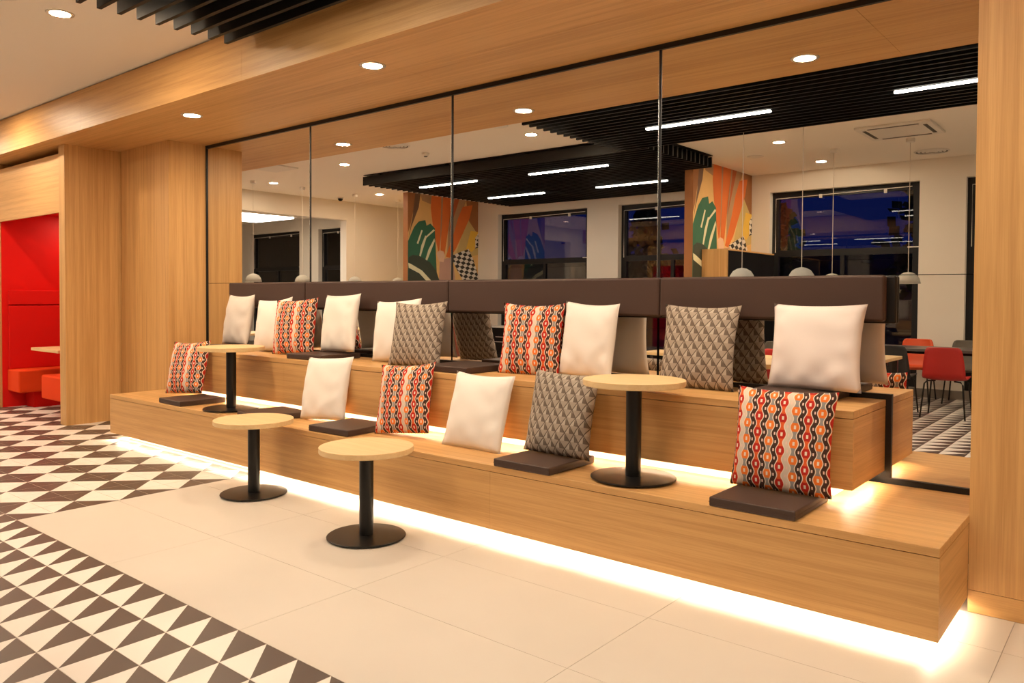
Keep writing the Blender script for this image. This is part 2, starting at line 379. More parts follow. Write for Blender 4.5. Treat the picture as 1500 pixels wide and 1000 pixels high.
tr = struct('trim_1', (-7.836, XR1, YM-.012, YM+.03, 2.945, ZS), 'trim')
tr2 = empty('trim_2', (XR2, YM, H1)); tag(tr2, kind='structure')
box('mirror_channel', (XL2-.028, XR2+.028, YM-.014, YM+.02, H2, H2+.028), 'trim', tr2)
box('mirror_channel', (XR2, XR2+.028, YM-.014, YM+.02, H1+.03, H2), 'trim', tr2)
box('mirror_channel', (XL2-.028, XL2, YM-.014, YM+.02, H1+.03, H2), 'trim', tr2)
box('mirror_channel', (-7.836, XL2, YM-.014, YM+.02, H1, H1+.03), 'trim', tr2)
box('mirror_channel', (-7.836, -7.824, YM-.012, YM+.02, H1+.03, 2.945), 'trim', tr2)
box('mirror_channel', (XR2, XR1, YM-.014, YM+.02, H1, H1+.03), 'trim', tr2)

# ------------------------------------------------------------------ two-step oak bench
bn = empty('tiered_bench', ((XL1+XR1)/2, Y1, 0), 'long two step oak bench with glowing strip lights under both steps', 'bench')
TH = .036
lowtop = box('lower_tread', (XL1, XR1, Y1, YM-.016, H1-TH, H1), 'oak_x', bn, .0015, 1)
for a, b in ((XL1, -5.22), (-5.22, -2.93), (-2.93, XR1)):
    box('lower_front_board', (a+.0007, b-.0007, Y1+.001, Y1+.02, HG, H1-TH-.003), 'oak_x', bn)
box('lower_end_board', (XR1-.02, XR1-.001, Y1+.021, YP-.001, HG, H1-TH-.003), 'oak_y', bn)
box('lower_end_board', (XL1+.001, XL1+.02, Y1+.021, YP-.001, HG, H1-TH-.003), 'oak_y', bn)
box('lower_plinth', (XL1+.12, XR1-.12, Y1+.13, YM-.02, 0, HG+.016), 'white', bn)
box('lower_carcass', (XL1+.03, XR1-.03, Y1+.03, YM-.02, HG+.016, HG+.03), 'white', bn)
uptop = box('upper_tread', (XL2, XR2, Y2, YM-.016, H2-TH, H2), 'oak_x', bn, .0015, 1)
for a, b in ((XL2, -5.6), (-5.6, -3.35), (-3.35, XR2)):
    box('upper_front_board', (a+.0007, b-.0007, Y2+.001, Y2+.02, H2B, H2-TH-.003), 'oak_x', bn)
box('upper_end_board', (XL2+.001, XL2+.02, Y2+.021, YM-.017, H2B, H2-TH-.003), 'oak_y', bn)
box('upper_end_board', (XR2-.02, XR2-.001, Y2+.021, YM-.017, H2B, H2-TH-.003), 'oak_y', bn)
box('upper_plinth', (XL2+.12, XR2-.12, Y2+.13, YM-.02, H1, H2B+.016), 'white', bn)
box('upper_carcass', (XL2+.03, XR2-.03, Y2+.03, YM-.02, H2B+.016, H2B+.03), 'white', bn)
# strip lights tucked behind the lower edge of each front board
def strip(x0, x1, y, z, along='x', y1=None):
    if along == 'x':
        box('led_strip', (x0, x1, y, y+.012, z-.004, z), 'strip', bn)
        n = max(1, round((x1-x0)/2.4)); d = (x1-x0)/n
        for k in range(n): area('strip_light', (x0+d*(k+.5), y+.006, z-.006), d, .012, P_STRIP*d, LEDC, bn)
    else:
        box('led_strip', (x0, x0+.012, y, y1, z-.004, z), 'strip', bn)
        area('strip_light', (x0+.006, (y+y1)/2, z-.006), .012, y1-y, P_STRIP*(y1-y), LEDC, bn)
strip(XL1+.05, XR1-.05, Y1+.035, HG+.016)
strip(XR1-.06, 0, Y1+.05, HG+.016, 'y', YP-.02)
strip(XL1+.045, 0, Y1+.05, HG+.016, 'y', YP-.02)
strip(XL2+.05, XR2-.05, Y2+.035, H2B+.016)
strip(XR2-.06, 0, Y2+.05, H2B+.016, 'y', YM-.03)

# padded backrest on the mirror
br = empty('backrest_panel', (-4.1, YM, 1.27), 'long dark brown upholstered backrest fixed across the mirror wall', 'backrest')
box('back_board', (-7.25, -1.035, YM-.035, YM-.001, 1.268, 1.517), 'trim', br, .012, 3)
bs = [-7.245, -5.97, -4.17, -2.368, -1.075]
for a, b in zip(bs, bs[1:]):
    box('back_cushion', (a+.002, b-.002, YM-.10, YM-.036, 1.279, 1.519), 'leather', br, .016, 4)

# ------------------------------------------------------------------ cushions
def pillow_mesh(size, thick, seed, corner=.035, w=None):
    r_ = random.Random(seed); n = 22; W = w or size; bm = bmesh.new(); uvl = bm.loops.layers.uv.new('UVMap')
    ph = [r_.uniform(0, 6.28) for _ in range(8)]; grids = []
    for side in (-1, 1):
        g = []
        for i in range(n+1):
            row = []
            for j in range(n+1):
                u, v = i/n*2-1, j/n*2-1
                pin = 1-.075*(1-abs(v)**2.2)*abs(u)**4; pin2 = 1-(.075 if v > 0 else .012)*(1-abs(u)**2.2)*abs(v)**4
                x = W/2*u*pin; z = size/2*v*pin2
                k = max(0, (1-abs(u)**2.6))*max(0, (1-abs(v)**2.6)); d = thick/2*k**.55
                edge = min(1, 3*(1-max(abs(u), abs(v))))
                wr = .0028*math.sin(7*u+3*v+ph[0])*math.sin(4*v-2*u+ph[1]) + .0018*math.sin(13*u*v+5*v+ph[2])
                wr += .010*math.exp(-((v+.75)/.25)**2)*math.sin(9*u+ph[3]) + .006*math.exp(-((abs(u)-.8)/.15)**2)*math.sin(11*v+ph[4])
                y = side*(d + wr*edge*(1 if side < 0 else .6)) + .012*math.sin(2.5*u+ph[5])*v*v
                sag = 0
                row.append(bm.verts.new((x, y, z+sag)))
            g.append(row)
        grids.append(g)
    for s, g in enumerate(grids):
        for i in range(n):
            for j in range(n):
                q = [(i, j), (i+1, j), (i+1, j+1), (i, j+1)]
                f = bm.faces.new([g[a][b] for a, b in q])
                for l, (a, b) in zip(f.loops, q): l[uvl].uv = (a/n*W/size, b/n)
    bmesh.ops.remove_doubles(bm, verts=bm.verts, dist=.0006)
    return bm
def cushion(x, y, z, yaw, lean, roll, mat, label, size=.49, thick=.13, group=None, seed=0, w=None):
    """x, y: middle of the bottom edge on the tread at height z; lean tips the top towards the wall"""
    bm = pillow_mesh(size, thick, seed, w=w)
    bmesh.ops.translate(bm, verts=bm.verts, vec=(0, 0, size/2))
    o = obj('cushion', bm, mat, None, True, True)
    rot = Matrix.Rotation(R(yaw), 4, 'Z') @ Matrix.Rotation(R(-lean), 4, 'X') @ Matrix.Rotation(R(roll), 4, 'Y')
    lo = min((rot @ v.co).z for v in o.data.vertices)
    o.matrix_world = Matrix.Translation((x, y, z-lo+.001)) @ rot
    return tag(o, label, 'cushion', group)
GC = 'scatter cushions on the bench'
cushion(-6.88, 3.64, H1+.046, 12, 15, -3, 'chain', 'red and orange chain print cushion at the lower step end near the red booth', seed=1, group=GC)
cushion(-4.92, 3.70, H1, 6, 14, -3, 'cream', 'plain cream cushion on the lower step between two brown seat pads', seed=2, group=GC)
cushion(-3.98, 3.66, H1, 4, 15, -6, 'chain', 'red and orange chain print cushion on bare lower step next to white cushion', seed=3, group=GC)
cushion(-3.325, 3.645, H1, 3, 17, 1, 'cream', 'plain white cushion on the lower step between chain print and grey cushions', seed=4, group=GC)
cushion(-2.675, 3.655, H1+.046, -4, 13, 0, 'peak', 'grey brown peak print cushion standing on a seat pad on the lower step', seed=5, group=GC)
cushion(-1.37, 3.665, H1+.046, 1, 11, 0, 'chain', 'large red and orange chain print cushion at the lower step end beside the open mirror', seed=6, group=GC)
cushion(-6.89, 4.165, H2+.046, -2, 10, 0, 'stone', 'greyish cream cushion at the far end of the upper step under the backrest end', seed=7, group=GC)
cushion(-6.31, 4.175, H2, 4, 11, -4, 'cream', 'cream cushion on the upper step tucked behind a chain print cushion', seed=8, group=GC)
cushion(-5.86, 4.10, H2, 12, 11, -3, 'chain', 'red and orange chain print cushion on the upper step between two cream cushions', seed=9, group=GC)
cushion(-5.33, 4.165, H2+.046, -4, 9, -2, 'cream', 'cream cushion on the upper step beside the chain print one, corner over a seat pad', seed=10, group=GC)
cushion(-4.62, 4.165, H2, 4, 10, -3, 'cream', 'cream cushion on the upper step half hidden behind a grey peak print cushion', seed=11, group=GC)
cushion(-4.27, 4.05, H2, 9, 13, -1, 'peak', 'grey brown peak print cushion leaning on a cream cushion on the upper step', seed=12, group=GC)
cushion(-3.27, 4.155, H2, 6, 10, 0, 'chain', 'red and orange chain print cushion on the upper step touching a cream cushion', seed=13, group=GC)
cushion(-2.84, 4.195, H2, -4, 8, 2, 'cream', 'cream cushion on the upper step behind the round table top', seed=14, group=GC, w=.44)
cushion(-2.055, 4.165, H2, -4, 10, 0, 'peak', 'grey brown peak print cushion alone on the upper step below a backrest joint', seed=15, group=GC)
cushion(-1.385, 4.165, H2+.047, -4, 9, 0, 'blush', 'large blush white cushion at the end of the upper step behind a seat pad', seed=16, group=GC, size=.455, w=.50)

# ------------------------------------------------------------------ seat pads
def pad(x0, x1, y0, y1, z, label, yaw=0):
    cx, cy = (x0+x1)/2, (y0+y1)/2; w_, d_ = (x1-x0)/2, (y1-y0)/2
    e = empty('seat_pad', (cx, cy, z), label, 'seat pad', 'brown seat pads on the bench', R(yaw))
    bm = add_box(bmesh.new(), -w_, w_, -d_, d_, .001, .045, .007, 3)
    for v in bm.verts:
        if v.co.z > .03: v.co.z += .004*(1-(v.co.x/w_)**2)*(1-(v.co.y/d_)**2)
    o = obj('pad_cover', bm, 'pad', e, 'auto', True)
    box('seam', (-w_-.0008, w_+.0008, -d_-.0008, d_+.0008, .021, .0235), 'leather', o, local=True)
    return e
pad(-1.585, -1.185, 3.375, 3.83-.01, H1, 'brown seat pad in front of the large chain print cushion at the lower step end')
pad(-2.90, -2.505, 3.372, 3.815, H1, 'brown seat pad under the grey peak print cushion on the lower step')
pad(-4.665, -4.25, 3.40, 3.81, H1, 'brown seat pad between cream and chain print cushions on the lower step', 3)
pad(-6.86, -6.46, 3.395, 3.815, H1, 'brown seat pad under the chain print cushion nearest the red booth', -2)
pad(-5.62, -5.20, 3.40, 3.81, H1, 'brown seat pad on the lower step hidden behind a table top', -8)
pad(-7.10, -6.68, 3.85, 4.27, H2, 'brown seat pad at the far end of the upper step behind a table top')
pad(-5.61, -5.18, 3.87, 4.30, H2, 'brown seat pad on the upper step before cream and chain print cushions', 4)
pad(-4.00, -3.58, 3.88, 4.32, H2, 'empty brown seat pad on the upper step beside the peak print cushion')
pad(-1.665, -1.262, 3.985, 4.40, H2, 'brown seat pad at the end of the upper step before the blush cushion')

# ------------------------------------------------------------------ round side tables
def side_table(x, y, z, label):
    e = empty('side_table', (x, y, z), label, 'table', 'round oak topped side tables')
    bm = lathe(bmesh.new(), [(.225, .006), (.227, .009), (.227, .013), (.222, .016), (.05, .018)], 48)
    bd = obj('base_disc', bm, 'blackm', e, 'auto', True)
    for k in range(5):
        a = 2*math.pi*k/5+.3
        obj('foot', lathe(bmesh.new(), [(.012, .0), (.012, .007)], 10, (.195*math.cos(a), .195*math.sin(a))), 'black', bd, False, True)
    obj('column', lathe(bmesh.new(), [(.041, .017), (.041, .497)], 28), 'blackm', e, 'auto', True)
    pt_ = box('top_plate', (-.09, .09, -.09, .09, .493, .499), 'black', e, local=True)
    for sx_, sy_ in ((1, 1), (1, -1), (-1, 1), (-1, -1)):
        obj('screw', lathe(bmesh.new(), [(.006, .484), (.006, .494)], 8, (.075*sx_, .075*sy_)), 'black', pt_, False, True)
    obj('round_top', lathe(bmesh.new(), [(.268, .499), (.271, .502), (.271, .529), (.269, .531)], 64), 'oak_top', e, 'auto', True)
    return e
side_table(-3.515, 2.962, 0, 'round oak table on the beige floor nearest the middle of the bench')
side_table(-4.88, 3.095, 0, 'round oak table on the beige floor close to the patterned tiles')
side_table(-6.02, 3.605, H1, 'round oak table on the lower step by the chain print cushion near the booth')
side_table(-2.135, 3.625, H1, 'round oak table on the lower step beside the peak print cushion')

# ------------------------------------------------------------------ red booth at the left
bo = empty('booth_surround', (-10, 3.42, 0), 'oak framed booth niche lined in bright red near the bench end', 'booth')
box('side_panel', (-9.07, -8.92, 3.42, 5.35, 0, ZS), 'oak_z', bo)
box('side_panel', (-11.12, -10.955, 3.42, 5.35, 0, ZS), 'oak_z', bo)
box('header', (-10.955, -9.07, 3.44, 3.47, 2.272, 2.90), 'oak_x', bo)
box('header_top', (-10.955, -9.07, 3.47, 5.35, 2.87, 2.90), 'oak_x', bo)
box('red_ceiling', (-10.955, -9.07, 3.47, 5.2, 2.40, 2.43), 'red', bo)
box('red_back', (-10.955, -9.07, 5.2, 5.23, 0, 2.43), 'red', bo)
box('red_side', (-10.954, -10.94, 3.47, 5.2, 0, 2.40), 'red', bo)
box('red_side', (-9.085, -9.071, 3.47, 5.2, 0, 2.40), 'red', bo)
def booth_seat(x0, x1, back, label):
    e = empty('booth_bench', ((x0+x1)/2, 4.3, 0), label, 'booth seat', 'red booth seats')
    box('seat', (x0, x1, 3.52, 5.19, .20, .47), 'orangefab', e, .02, 3)
    box('plinth', (x0+.02, x1-.10, 3.72, 5.19, .0, .20), 'redfab', e)
    b0, b1 = (x0-.0, x0+.05) if back < 0 else (x1-.05, x1)
    box('back_pad', (b0, b1, 3.53, 5.19, .47, 1.25), 'redfab', e, .012, 3)
    box('head_pad', (b0, b1, 3.53, 5.19, 1.262, 1.44), 'redfab', e, .012, 3)
    return e
booth_seat(-10.938, -10.56, -1, 'orange red booth bench in full view inside the niche')
booth_seat(-9.88, -9.088, 1, 'orange red booth bench half hidden behind the oak side panel')
bt = empty('booth_table', (-10.15, 4.3, 0), 'pale oak booth table between the two red benches', 'table')
box('table_top', (-10.52, -9.72, 3.64, 5.1, .715, .75), 'oak_top', bt, .003, 1)
obj('pedestal', lathe(bmesh.new(), [(.04, .015), (.04, .715)], 16, (-10.22, 4.4)), 'blackm', bt)
obj('pedestal_base', lathe(bmesh.new(), [(.22, .0), (.22, .015)], 24, (-10.22, 4.4)), 'blackm', bt)
bl = empty('booth_lamp', (-10.45, 4.35, 2.395), 'small recessed lamp in the red booth ceiling', 'lamp')
obj('lamp_lens', lathe(bmesh.new(), [(.045, 2.388), (.045, 2.399)], 20, (-10.45, 4.35)), 'lamp', bl)
area('booth_light', (-10.45, 4.35, 2.384), .09, .09, 7, WARM, bl, 'DISK')

# ------------------------------------------------------------------ downlights
def downlight(x, y, z, power, label, group):
    e = empty('downlight', (x, y, z), label, 'ceiling lamp', group)
    obj('ring', lathe(bmesh.new(), [(.066, -.004), (.088, -.006), (.092, 0), (.064, .0)], 32, cap=False), 'chrome', e, True, True)
    obj('lens', lathe(bmesh.new(), [(.066, -.001), (.066, -.0035)], 32), 'soffit_lens' if z < ZC else 'ceiling_lens', e, False, True)
for x, l_ in ((-6.6, 'over the bench end near the booth'), (-4.19, 'over the middle of the bench'), (-1.82, 'over the bench end with the open mirror'), (.6, 'over the oak pier past the open mirror')):
    downlight(x, 3.58, ZS, P_SOFFIT, 'round recessed lamp in the oak soffit '+l_, 'soffit downlights')
for x, y, l_ in ((-6.0, 2.28, 'beside the slat ends at the oak bulkhead'), (-9.5, 1.25, 'between the bulkhead and the far slatted raft'), (-12.06, .77, 'next to the pendant row by the opening'), (-11.75, -1.4, 'close to the far mural wall'),
                 (-5.93, 1.25, 'beside the round ceiling speaker'), (-3.74, -1.05, 'nearest the slatted raft over the oak tables'), (-3.78, -2.8, 'above the window beside the near mural'),
                 (.4, -1.1, 'over the open floor away from the mural'), (.4, -2.8, 'above the last windows past the pier'), (-9.5, 2.6, 'in front of the red booth'), (-12.0, 2.6, 'past the red booth by the opening')):
    downlight(x, y, ZC, P_CEIL, 'round recessed lamp in the white ceiling '+l_, 'ceiling downlights')
# next room
downlight(-15.6, 1.2, ZC, P_CEIL, 'round recessed lamp in the far room ceiling', 'far room downlights'); downlight(-16.5, -1.8, ZC, P_CEIL, 'round recessed lamp in the far room ceiling', 'far room downlights')
fp = empty('ceiling_light_panel', (-15.2, -.2, 3.0), 'long bright ceiling light box in the room beyond the opening', 'ceiling lamp')
box('housing', (-15.5, -14.0, -1.1, .5, 3.03, ZC), 'paint', fp); box('diffuser', (-15.45, -14.05, -1.05, .45, 3.0, 3.03), 'line', fp)

# ------------------------------------------------------------------ black baffle ceilings with line lamps
def raft(name, x0, x1, y0, y1, label, first):
    e = empty(name, ((x0+x1)/2, (y0+y1)/2, SLZ0), label, 'baffle ceiling')
    box('backing_sheet', (x0+.02, x1, y0, y1, ZC-.012, ZC-.002), 'black', e)
    n = int((y1-y0)/.125); me = None
    for k in range(n+1):
        y = first - k*.125
        if y < y0: break
        if me is None:
            o = box('slat', (x0, x1, y-.014, y+.014, SLZ0, SLZ1), 'black', e); me = o.data; ly = y
        else:
            o = bpy.data.objects.new('slat', me); COL.objects.link(o); o.parent = e; o.location = (0, y-ly, 0)
    for x in [x0+.4+1.5*q for q in range(int((x1-x0-.4)/1.5)+1)]:
        box('carrier_rail', (x-.02, x+.02, y0, y1, SLZ1, ZC-.012), 'black', e)
    return e
raft('slat_raft', -5.2, XRW, .42, 3.2, 'black slatted ceiling raft along the oak bulkhead', 3.08)
raft('slat_raft', -10.1, -4.80, -1.40, .40, 'black slatted ceiling raft spanning between the leaf murals', .38)
raft('slat_raft', -10.1, -5.24, -3.42, -1.41, 'black slatted ceiling raft above the windows between the mural walls', -1.495)
def line_lamp(x0, x1, y):
    e = empty('line_lamp', ((x0+x1)/2, y, SLZ0), 'slim bright line lamp set between the black ceiling slats', 'ceiling lamp', 'line lamps in the slats')
    box('lamp_body', (x0, x1, y-.022, y+.022, SLZ0+.0, SLZ1), 'black', e); box('diffuser', (x0, x1, y-.02, y+.02, SLZ0-.012, SLZ0), 'line', e)
    area('line_light', ((x0+x1)/2, y, SLZ0-.016), x1-x0, .04, P_LINE, LINE, e)
for a, b, y in ((-9.48, -8.22, -.3075), (-9.5, -8.22, -2.0575), (-7.18, -5.82, -.3075), (-7.15, -5.85, -2.0575), (-4.25, -2.9, 1.3925), (-1.8, -.45, 1.3925), (-1.78, -.43, 2.5175), (-4.27, -2.92, 2.5175), (.7, 2.0, 1.3925)):
    line_lamp(a, b, y)

# ------------------------------------------------------------------ small ceiling fittings
ac = empty('air_conditioner', (-2.35, -1.15, ZC), 'white square ceiling cassette air conditioner', 'air conditioner')
box('cassette', (-2.75, -1.95, -1.55, -.75, ZC-.03, ZC-.001), 'white', ac, .008, 2)
for q in ((-2.62, -2.08, -.84, -.80), (-2.62, -2.08, -1.50, -1.46), (-2.69, -2.65, -1.42, -.88), (-2.05, -2.01, -1.42, -.88)):
    box('air_slot', (*q, ZC-.033, ZC-.029), 'greyvent', ac)
def diffuser(x, y, r, label):
    e = empty('air_diffuser', (x, y, ZC), label, 'vent', 'round ceiling diffusers')
    for k in range(4):
        ra = r*(1-.22*k); obj('ring', lathe(bmesh.new(), [(ra, -.004-.004*k), (ra-.025, -.016-.003*k), (ra-.03, -.012-.003*k), (ra-.008, -.001)], 32, cap=False), 'white', e, True, True)
    obj('throat', lathe(bmesh.new(), [(r*.95, -.003), (r*.95, -.001)], 32), 'greyvent', e, False, True)
diffuser(-2.36, -2.88, .22, 'round white air diffuser in the ceiling near the window pier'); diffuser(-7.77, 1.8, .2, 'round white air diffuser in the ceiling beside the oak bulkhead')
for x, y, l_ in ((-4.37, -1.85, 'flat round speaker in the ceiling near the mural wall'), (-5.92, 1.88, 'flat round speaker in the ceiling close to the slatted raft')):
    tag(obj('ceiling_speaker', lathe(bmesh.new(), [(.11, ZC-.008), (.115, ZC-.004), (.115, ZC)], 28, (x, y)), 'white', None, 'auto'), l_, 'speaker')
sd = empty('smoke_detector', (-7.84, 1.17, ZC), 'small round smoke detector on the white ceiling', 'smoke detector')
obj('detector_base', lathe(bmesh.new(), [(.05, 0), (.05, -.02), (.03, -.045)], 20), 'white', sd, 'auto', True); obj('detector_head', lathe(bmesh.new(), [(.028, -.045), (.02, -.055)], 16), 'greyvent', sd, False, True)
dc = empty('dome_camera', (-12.7, -1.2, ZC), 'small black dome camera on the ceiling by the opening', 'camera')
obj('mount', lathe(bmesh.new(), [(.06, 0), (.06, -.03)], 20), 'white', dc, 'auto', True); obj('dome', lathe(bmesh.new(), [(.05, -.03), (.047, -.055), (.03, -.075), (.01, -.082)], 20), 'black', dc, True, True)
hatch = box('ceiling_hatch', (-10.9, -10.3, 1.5, 1.9, ZC-.02, ZC), 'white', None, .004, 1); tag(hatch, 'flat white access hatch in the ceiling beyond the bulkhead', 'hatch')

# ------------------------------------------------------------------ pendant lamps
def pendant(x, y, top, label, group, zc=ZC):
    e = empty('pendant_lamp', (x, y, zc), label, 'pendant lamp', group); h = top-zc
    obj('canopy', lathe(bmesh.new(), [(.05, 0), (.05, -.045), (.045, -.05)], 20), 'white', e, 'auto', True)
    obj('cord', lathe(bmesh.new(), [(.0035, -.05), (.0035, h)], 6), 'cord', e, False, True)
    obj('shade', lathe(bmesh.new(), [(.012, h+.004), (.05, h-.004), (.095, h-.03), (.125, h-.075), (.142, h-.14), (.137, h-.14), (.12, h-.08), (.09, h-.038), (.012, h-.012)], 32, cap=False), 'shade', e, True, True)
    b_ = obj('bulb', lathe(bmesh.new(), [(.01, h-.012), (.028, h-.05), (.035, h-.085), (.022, h-.115), (.004, h-.124)], 16), 'lamp', e, True, True)
    area('pendant_light', (x, y, zc+h-.13), .10, .10, P_PEND, WARM, e, 'DISK')
for y in (1.15, .14, -1.08, -2.2): pendant(-12.1, y, 1.765, 'grey domed pendant lamp in the row by the wide opening', 'pendants by the opening')
pendant(-3.54, .5175, 1.72, 'grey domed pendant lamp hanging through the slats over the oak tables', 'pendants over the oak tables', SLZ1)
pendant(-2.93, .3925, 1.72, 'grey domed pendant lamp hanging through the slats over the oak tables', 'pendants over the oak tables', SLZ1)
pendant(-3.34, -1.95, 1.72, 'grey domed pendant lamp over the dark table near the windows', 'pendants over the dark table'); pendant(-2.38, -1.80, 1.72, 'grey domed pendant lamp over the dark table near the windows', 'pendants over the dark table')

# ------------------------------------------------------------------ mural walls
def mural(x, y_end, label, sx):
    """stub wall from the window wall to y_end, painted on its right side (x) and free end"""
    e = struct('wall_mural', (x-.13, x-.002, YB, y_end, 0, ZC), 'm_sand'); e['label'] = label
    L = y_end-YB
    def P(px, py):     # sheet pixels (95..665, 310..1050) to wall coordinates
        u = (px-95)/570; top = 310+80*u; z = 1.4+(1050-py)/(1050-top)*1.97
        return y_end-u*L, min(max(z, 0), ZC)
    lay = [0]
    def poly(name, pts, mat):
        lay[0] += 1; bm = bmesh.new(); off = .0003*lay[0]
        v0 = [bm.verts.new((x-.002, *P(*q))) for q in pts]; v1 = [bm.verts.new((x-.002+off, *P(*q))) for q in pts]
        try:
            bm.faces.new(v1); n = len(pts)
            for k in range(n): bm.faces.new((v0[k], v0[(k+1) % n], v1[(k+1) % n], v1[k]))
        except ValueError: pass
        bmesh.ops.triangulate(bm, faces=[f for f in bm.faces if len(f.verts) > 4])
        obj(name, bm, mat, e)
    poly('painted_ground', [(95, 300), (665, 380), (665, 1560), (95, 1560)], 'm_sand')
    poly('painted_band', [(95, 300), (150, 310), (140, 420), (110, 560), (95, 600)], 'm_brown')
    poly('painted_band', [(150, 310), (190, 315), (175, 420), (120, 560), (98, 640), (130, 480)], 'm_umber')
    poly('painted_band', [(560, 370), (665, 385), (665, 640), (620, 590), (575, 500)], 'm_brown')
    poly('painted_patch', [(190, 312), (280, 325), (275, 400), (200, 370)], 'm_taupe')
    poly('painted_patch', [(480, 740), (530, 600), (575, 510), (665, 620), (665, 760), (560, 780)], 'm_olive')
    poly('painted_patch', [(600, 590), (665, 600), (665, 690), (610, 740), (560, 720)], 'm_yellow')
    poly('painted_petal', [(440, 350), (560, 372), (500, 480), (440, 650), (400, 760), (410, 560)], 'm_taupe')
    poly('painted_petal', [(275, 325), (350, 335), (350, 480), (345, 620), (335, 760), (305, 640), (280, 520), (268, 420)], 'm_orange')
    poly('painted_petal', [(362, 338), (445, 350), (420, 480), (400, 620), (375, 780), (345, 760), (355, 560)], 'm_orange')
    poly('painted_petal', [(352, 337), (366, 338), (356, 560), (342, 700)], 'm_taupe')
    poly('painted_petal', [(530, 420), (615, 410), (590, 500), (530, 610), (470, 720), (420, 780), (390, 770), (450, 620), (490, 500)], 'm_orange')
    poly('painted_petal', [(460, 360), (500, 365), (450, 500), (415, 600)], 'm_rust')
    poly('painted_leaf', [(95, 660), (140, 560), (175, 520), (225, 510), (235, 550), (265, 535), (300, 570), (305, 700), (312, 860), (320, 960), (95, 960)], 'm_green')
    for q in ([(195, 580), (205, 585), (172, 680), (160, 675)], [(225, 620), (238, 625), (190, 770), (178, 775), (195, 690)], [(290, 575), (300, 585), (230, 640), (215, 640)], [(296, 640), (300, 660), (235, 810), (222, 805), (250, 720)]):
        poly('leaf_vein', q, 'm_pale')
    poly('painted_column', [(340, 790), (430, 780), (455, 850), (470, 960), (335, 960)], 'm_mauve')
    poly('painted_bud', [(315, 745), (340, 725), (370, 735), (382, 770), (370, 810), (335, 805)], 'm_skin')
    poly('painted_leaf', [(100, 775), (130, 758), (180, 765), (260, 810), (310, 870), (345, 960), (340, 1040), (95, 1040)], 'm_deep')
    poly('leaf_vein', [(97, 815), (120, 825), (200, 870), (270, 940), (285, 975), (240, 950), (180, 890), (100, 850)], 'm_pale')
    poly('painted_leaf', [(380, 1060), (480, 980), (600, 1000), (560, 1150), (470, 1300), (380, 1330)], 'm_green')
    poly('painted_patch', [(95, 1100), (360, 1080), (500, 1320), (665, 1180), (665, 1560), (95, 1560)], 'm_terra')
    poly('check_patch', [(430, 770), (470, 752), (580, 718), (625, 800), (670, 920), (660, 945), (540, 950), (480, 860)], 'check')
    poly('check_patch', [(640, 640), (665, 610), (665, 710), (640, 715)], 'check')
    box('painted_end', (x-.13, x, y_end, y_end+.004, 0, ZC), 'm_brown', e)
    return e
mural(-5.1, -1.42, 'stub wall with tropical leaf mural beside the tall black cabinet', 1)
mural(-11.05, -1.5, 'stub wall with tropical leaf mural near the far room opening', 1)
cb = empty('tall_cabinet', (-4.85, -2.5, 0), 'tall oak sided cabinet with black front against the mural', 'cabinet')
box('side_panel', (-5.088, -4.70, -1.72, -1.69, 0, 2.09), 'oak_z', cb); box('carcass', (-5.088, -4.72, -3.45, -1.72, 0, 2.07), 'black', cb)
box('top_board', (-5.088, -4.70, -3.45, -1.72, 2.07, 2.09), 'oak_y', cb)
for k in range(3): box('door', (-4.72, -4.70, -1.725-.575*(k+1)+.003, -1.725-.575*k-.003, .08, 2.06), 'black', cb)
dr = empty('drawer_unit', (-10.1, -3.2, 0), 'low white unit with black drawer under the window by the mural', 'cabinet')
box('body', (-10.46, -9.6, -3.46, -3.12, .0, .80), 'white', dr); df = box('drawer_front', (-10.42, -9.64, -3.118, -3.10, .50, .77), 'black', dr); box('drawer_handle', (-10.2, -9.9, -3.10, -3.085, .58, .595), 'chrome', df)
box('lower_door', (-10.3, -9.64, -3.118, -3.104, .05, .48), 'black', dr)
box('machine', (-10.25, -9.8, -3.4, -3.15, .80, .98), 'black', dr) if False else None

# ------------------------------------------------------------------ dining tables and chairs behind the camera
def dining_table(x0, x1, y0, y1, top, label, h=.75):
    e = empty('dining_table', ((x0+x1)/2, (y0+y1)/2, 0), label, 'table')
    box('table_top', (x0, x1, y0, y1, h-.035, h), top, e, .003, 1)
    for x in (x0+.06, x1-.06):
        for y in (y0+.06, y1-.06): box('leg', (x-.025, x+.025, y-.025, y+.025, 0, h-.035), 'blackm', e)
    box('apron', (x0+.05, x1-.05, (y0+y1)/2-.02, (y0+y1)/2+.02, h-.085, h-.035), 'blackm', e)
dining_table(-4.6, -2.2, -.80, .06, 'oak_top', 'pale oak table with chairs on both sides, seen in the mirror')
dining_table(-4.6, -2.82, .42, .88, 'oak_top', 'narrow pale oak table nearest the bench, seen in the mirror', .77)
dining_table(-3.1, -1.0, -2.85, -2.15, 'darktop', 'dark topped table beside the window pier', .76)
dining_table(-12.5, -11.7, -2.6, 1.6, 'oak_top', 'long oak table under the pendant row by the opening')
def chair_shell():
    bm = bmesh.new(); prof = [(.24, .430, .40), (.22, .450, .43), (.10, .452, .455), (-.05, .440, .46), (-.15, .440, .46), (-.205, .470, .455), (-.232, .53, .45), (-.246, .62, .435), (-.258, .72, .41), (-.266, .79, .385), (-.270, .822, .35), (-.271, .832, .30)]
    rows = []
    for y, z, w_ in prof:
        row = []
        for k in range(11):
            s = k/10*2-1; row.append(bm.verts.new((s*w_/2, y+(.035*s*s if z > .5 else 0), z+(.018*abs(s)**3 if z < .5 else 0))))
        rows.append(row)
    for a, b in zip(rows, rows[1:]):
        for k in range(10): bm.faces.new((a[k], a[k+1], b[k+1], b[k]))
    bmesh.ops.recalc_face_normals(bm, faces=bm.faces)
    bmesh.ops.solidify(bm, geom=bm.faces[:], thickness=.012); return bm
shells = {}
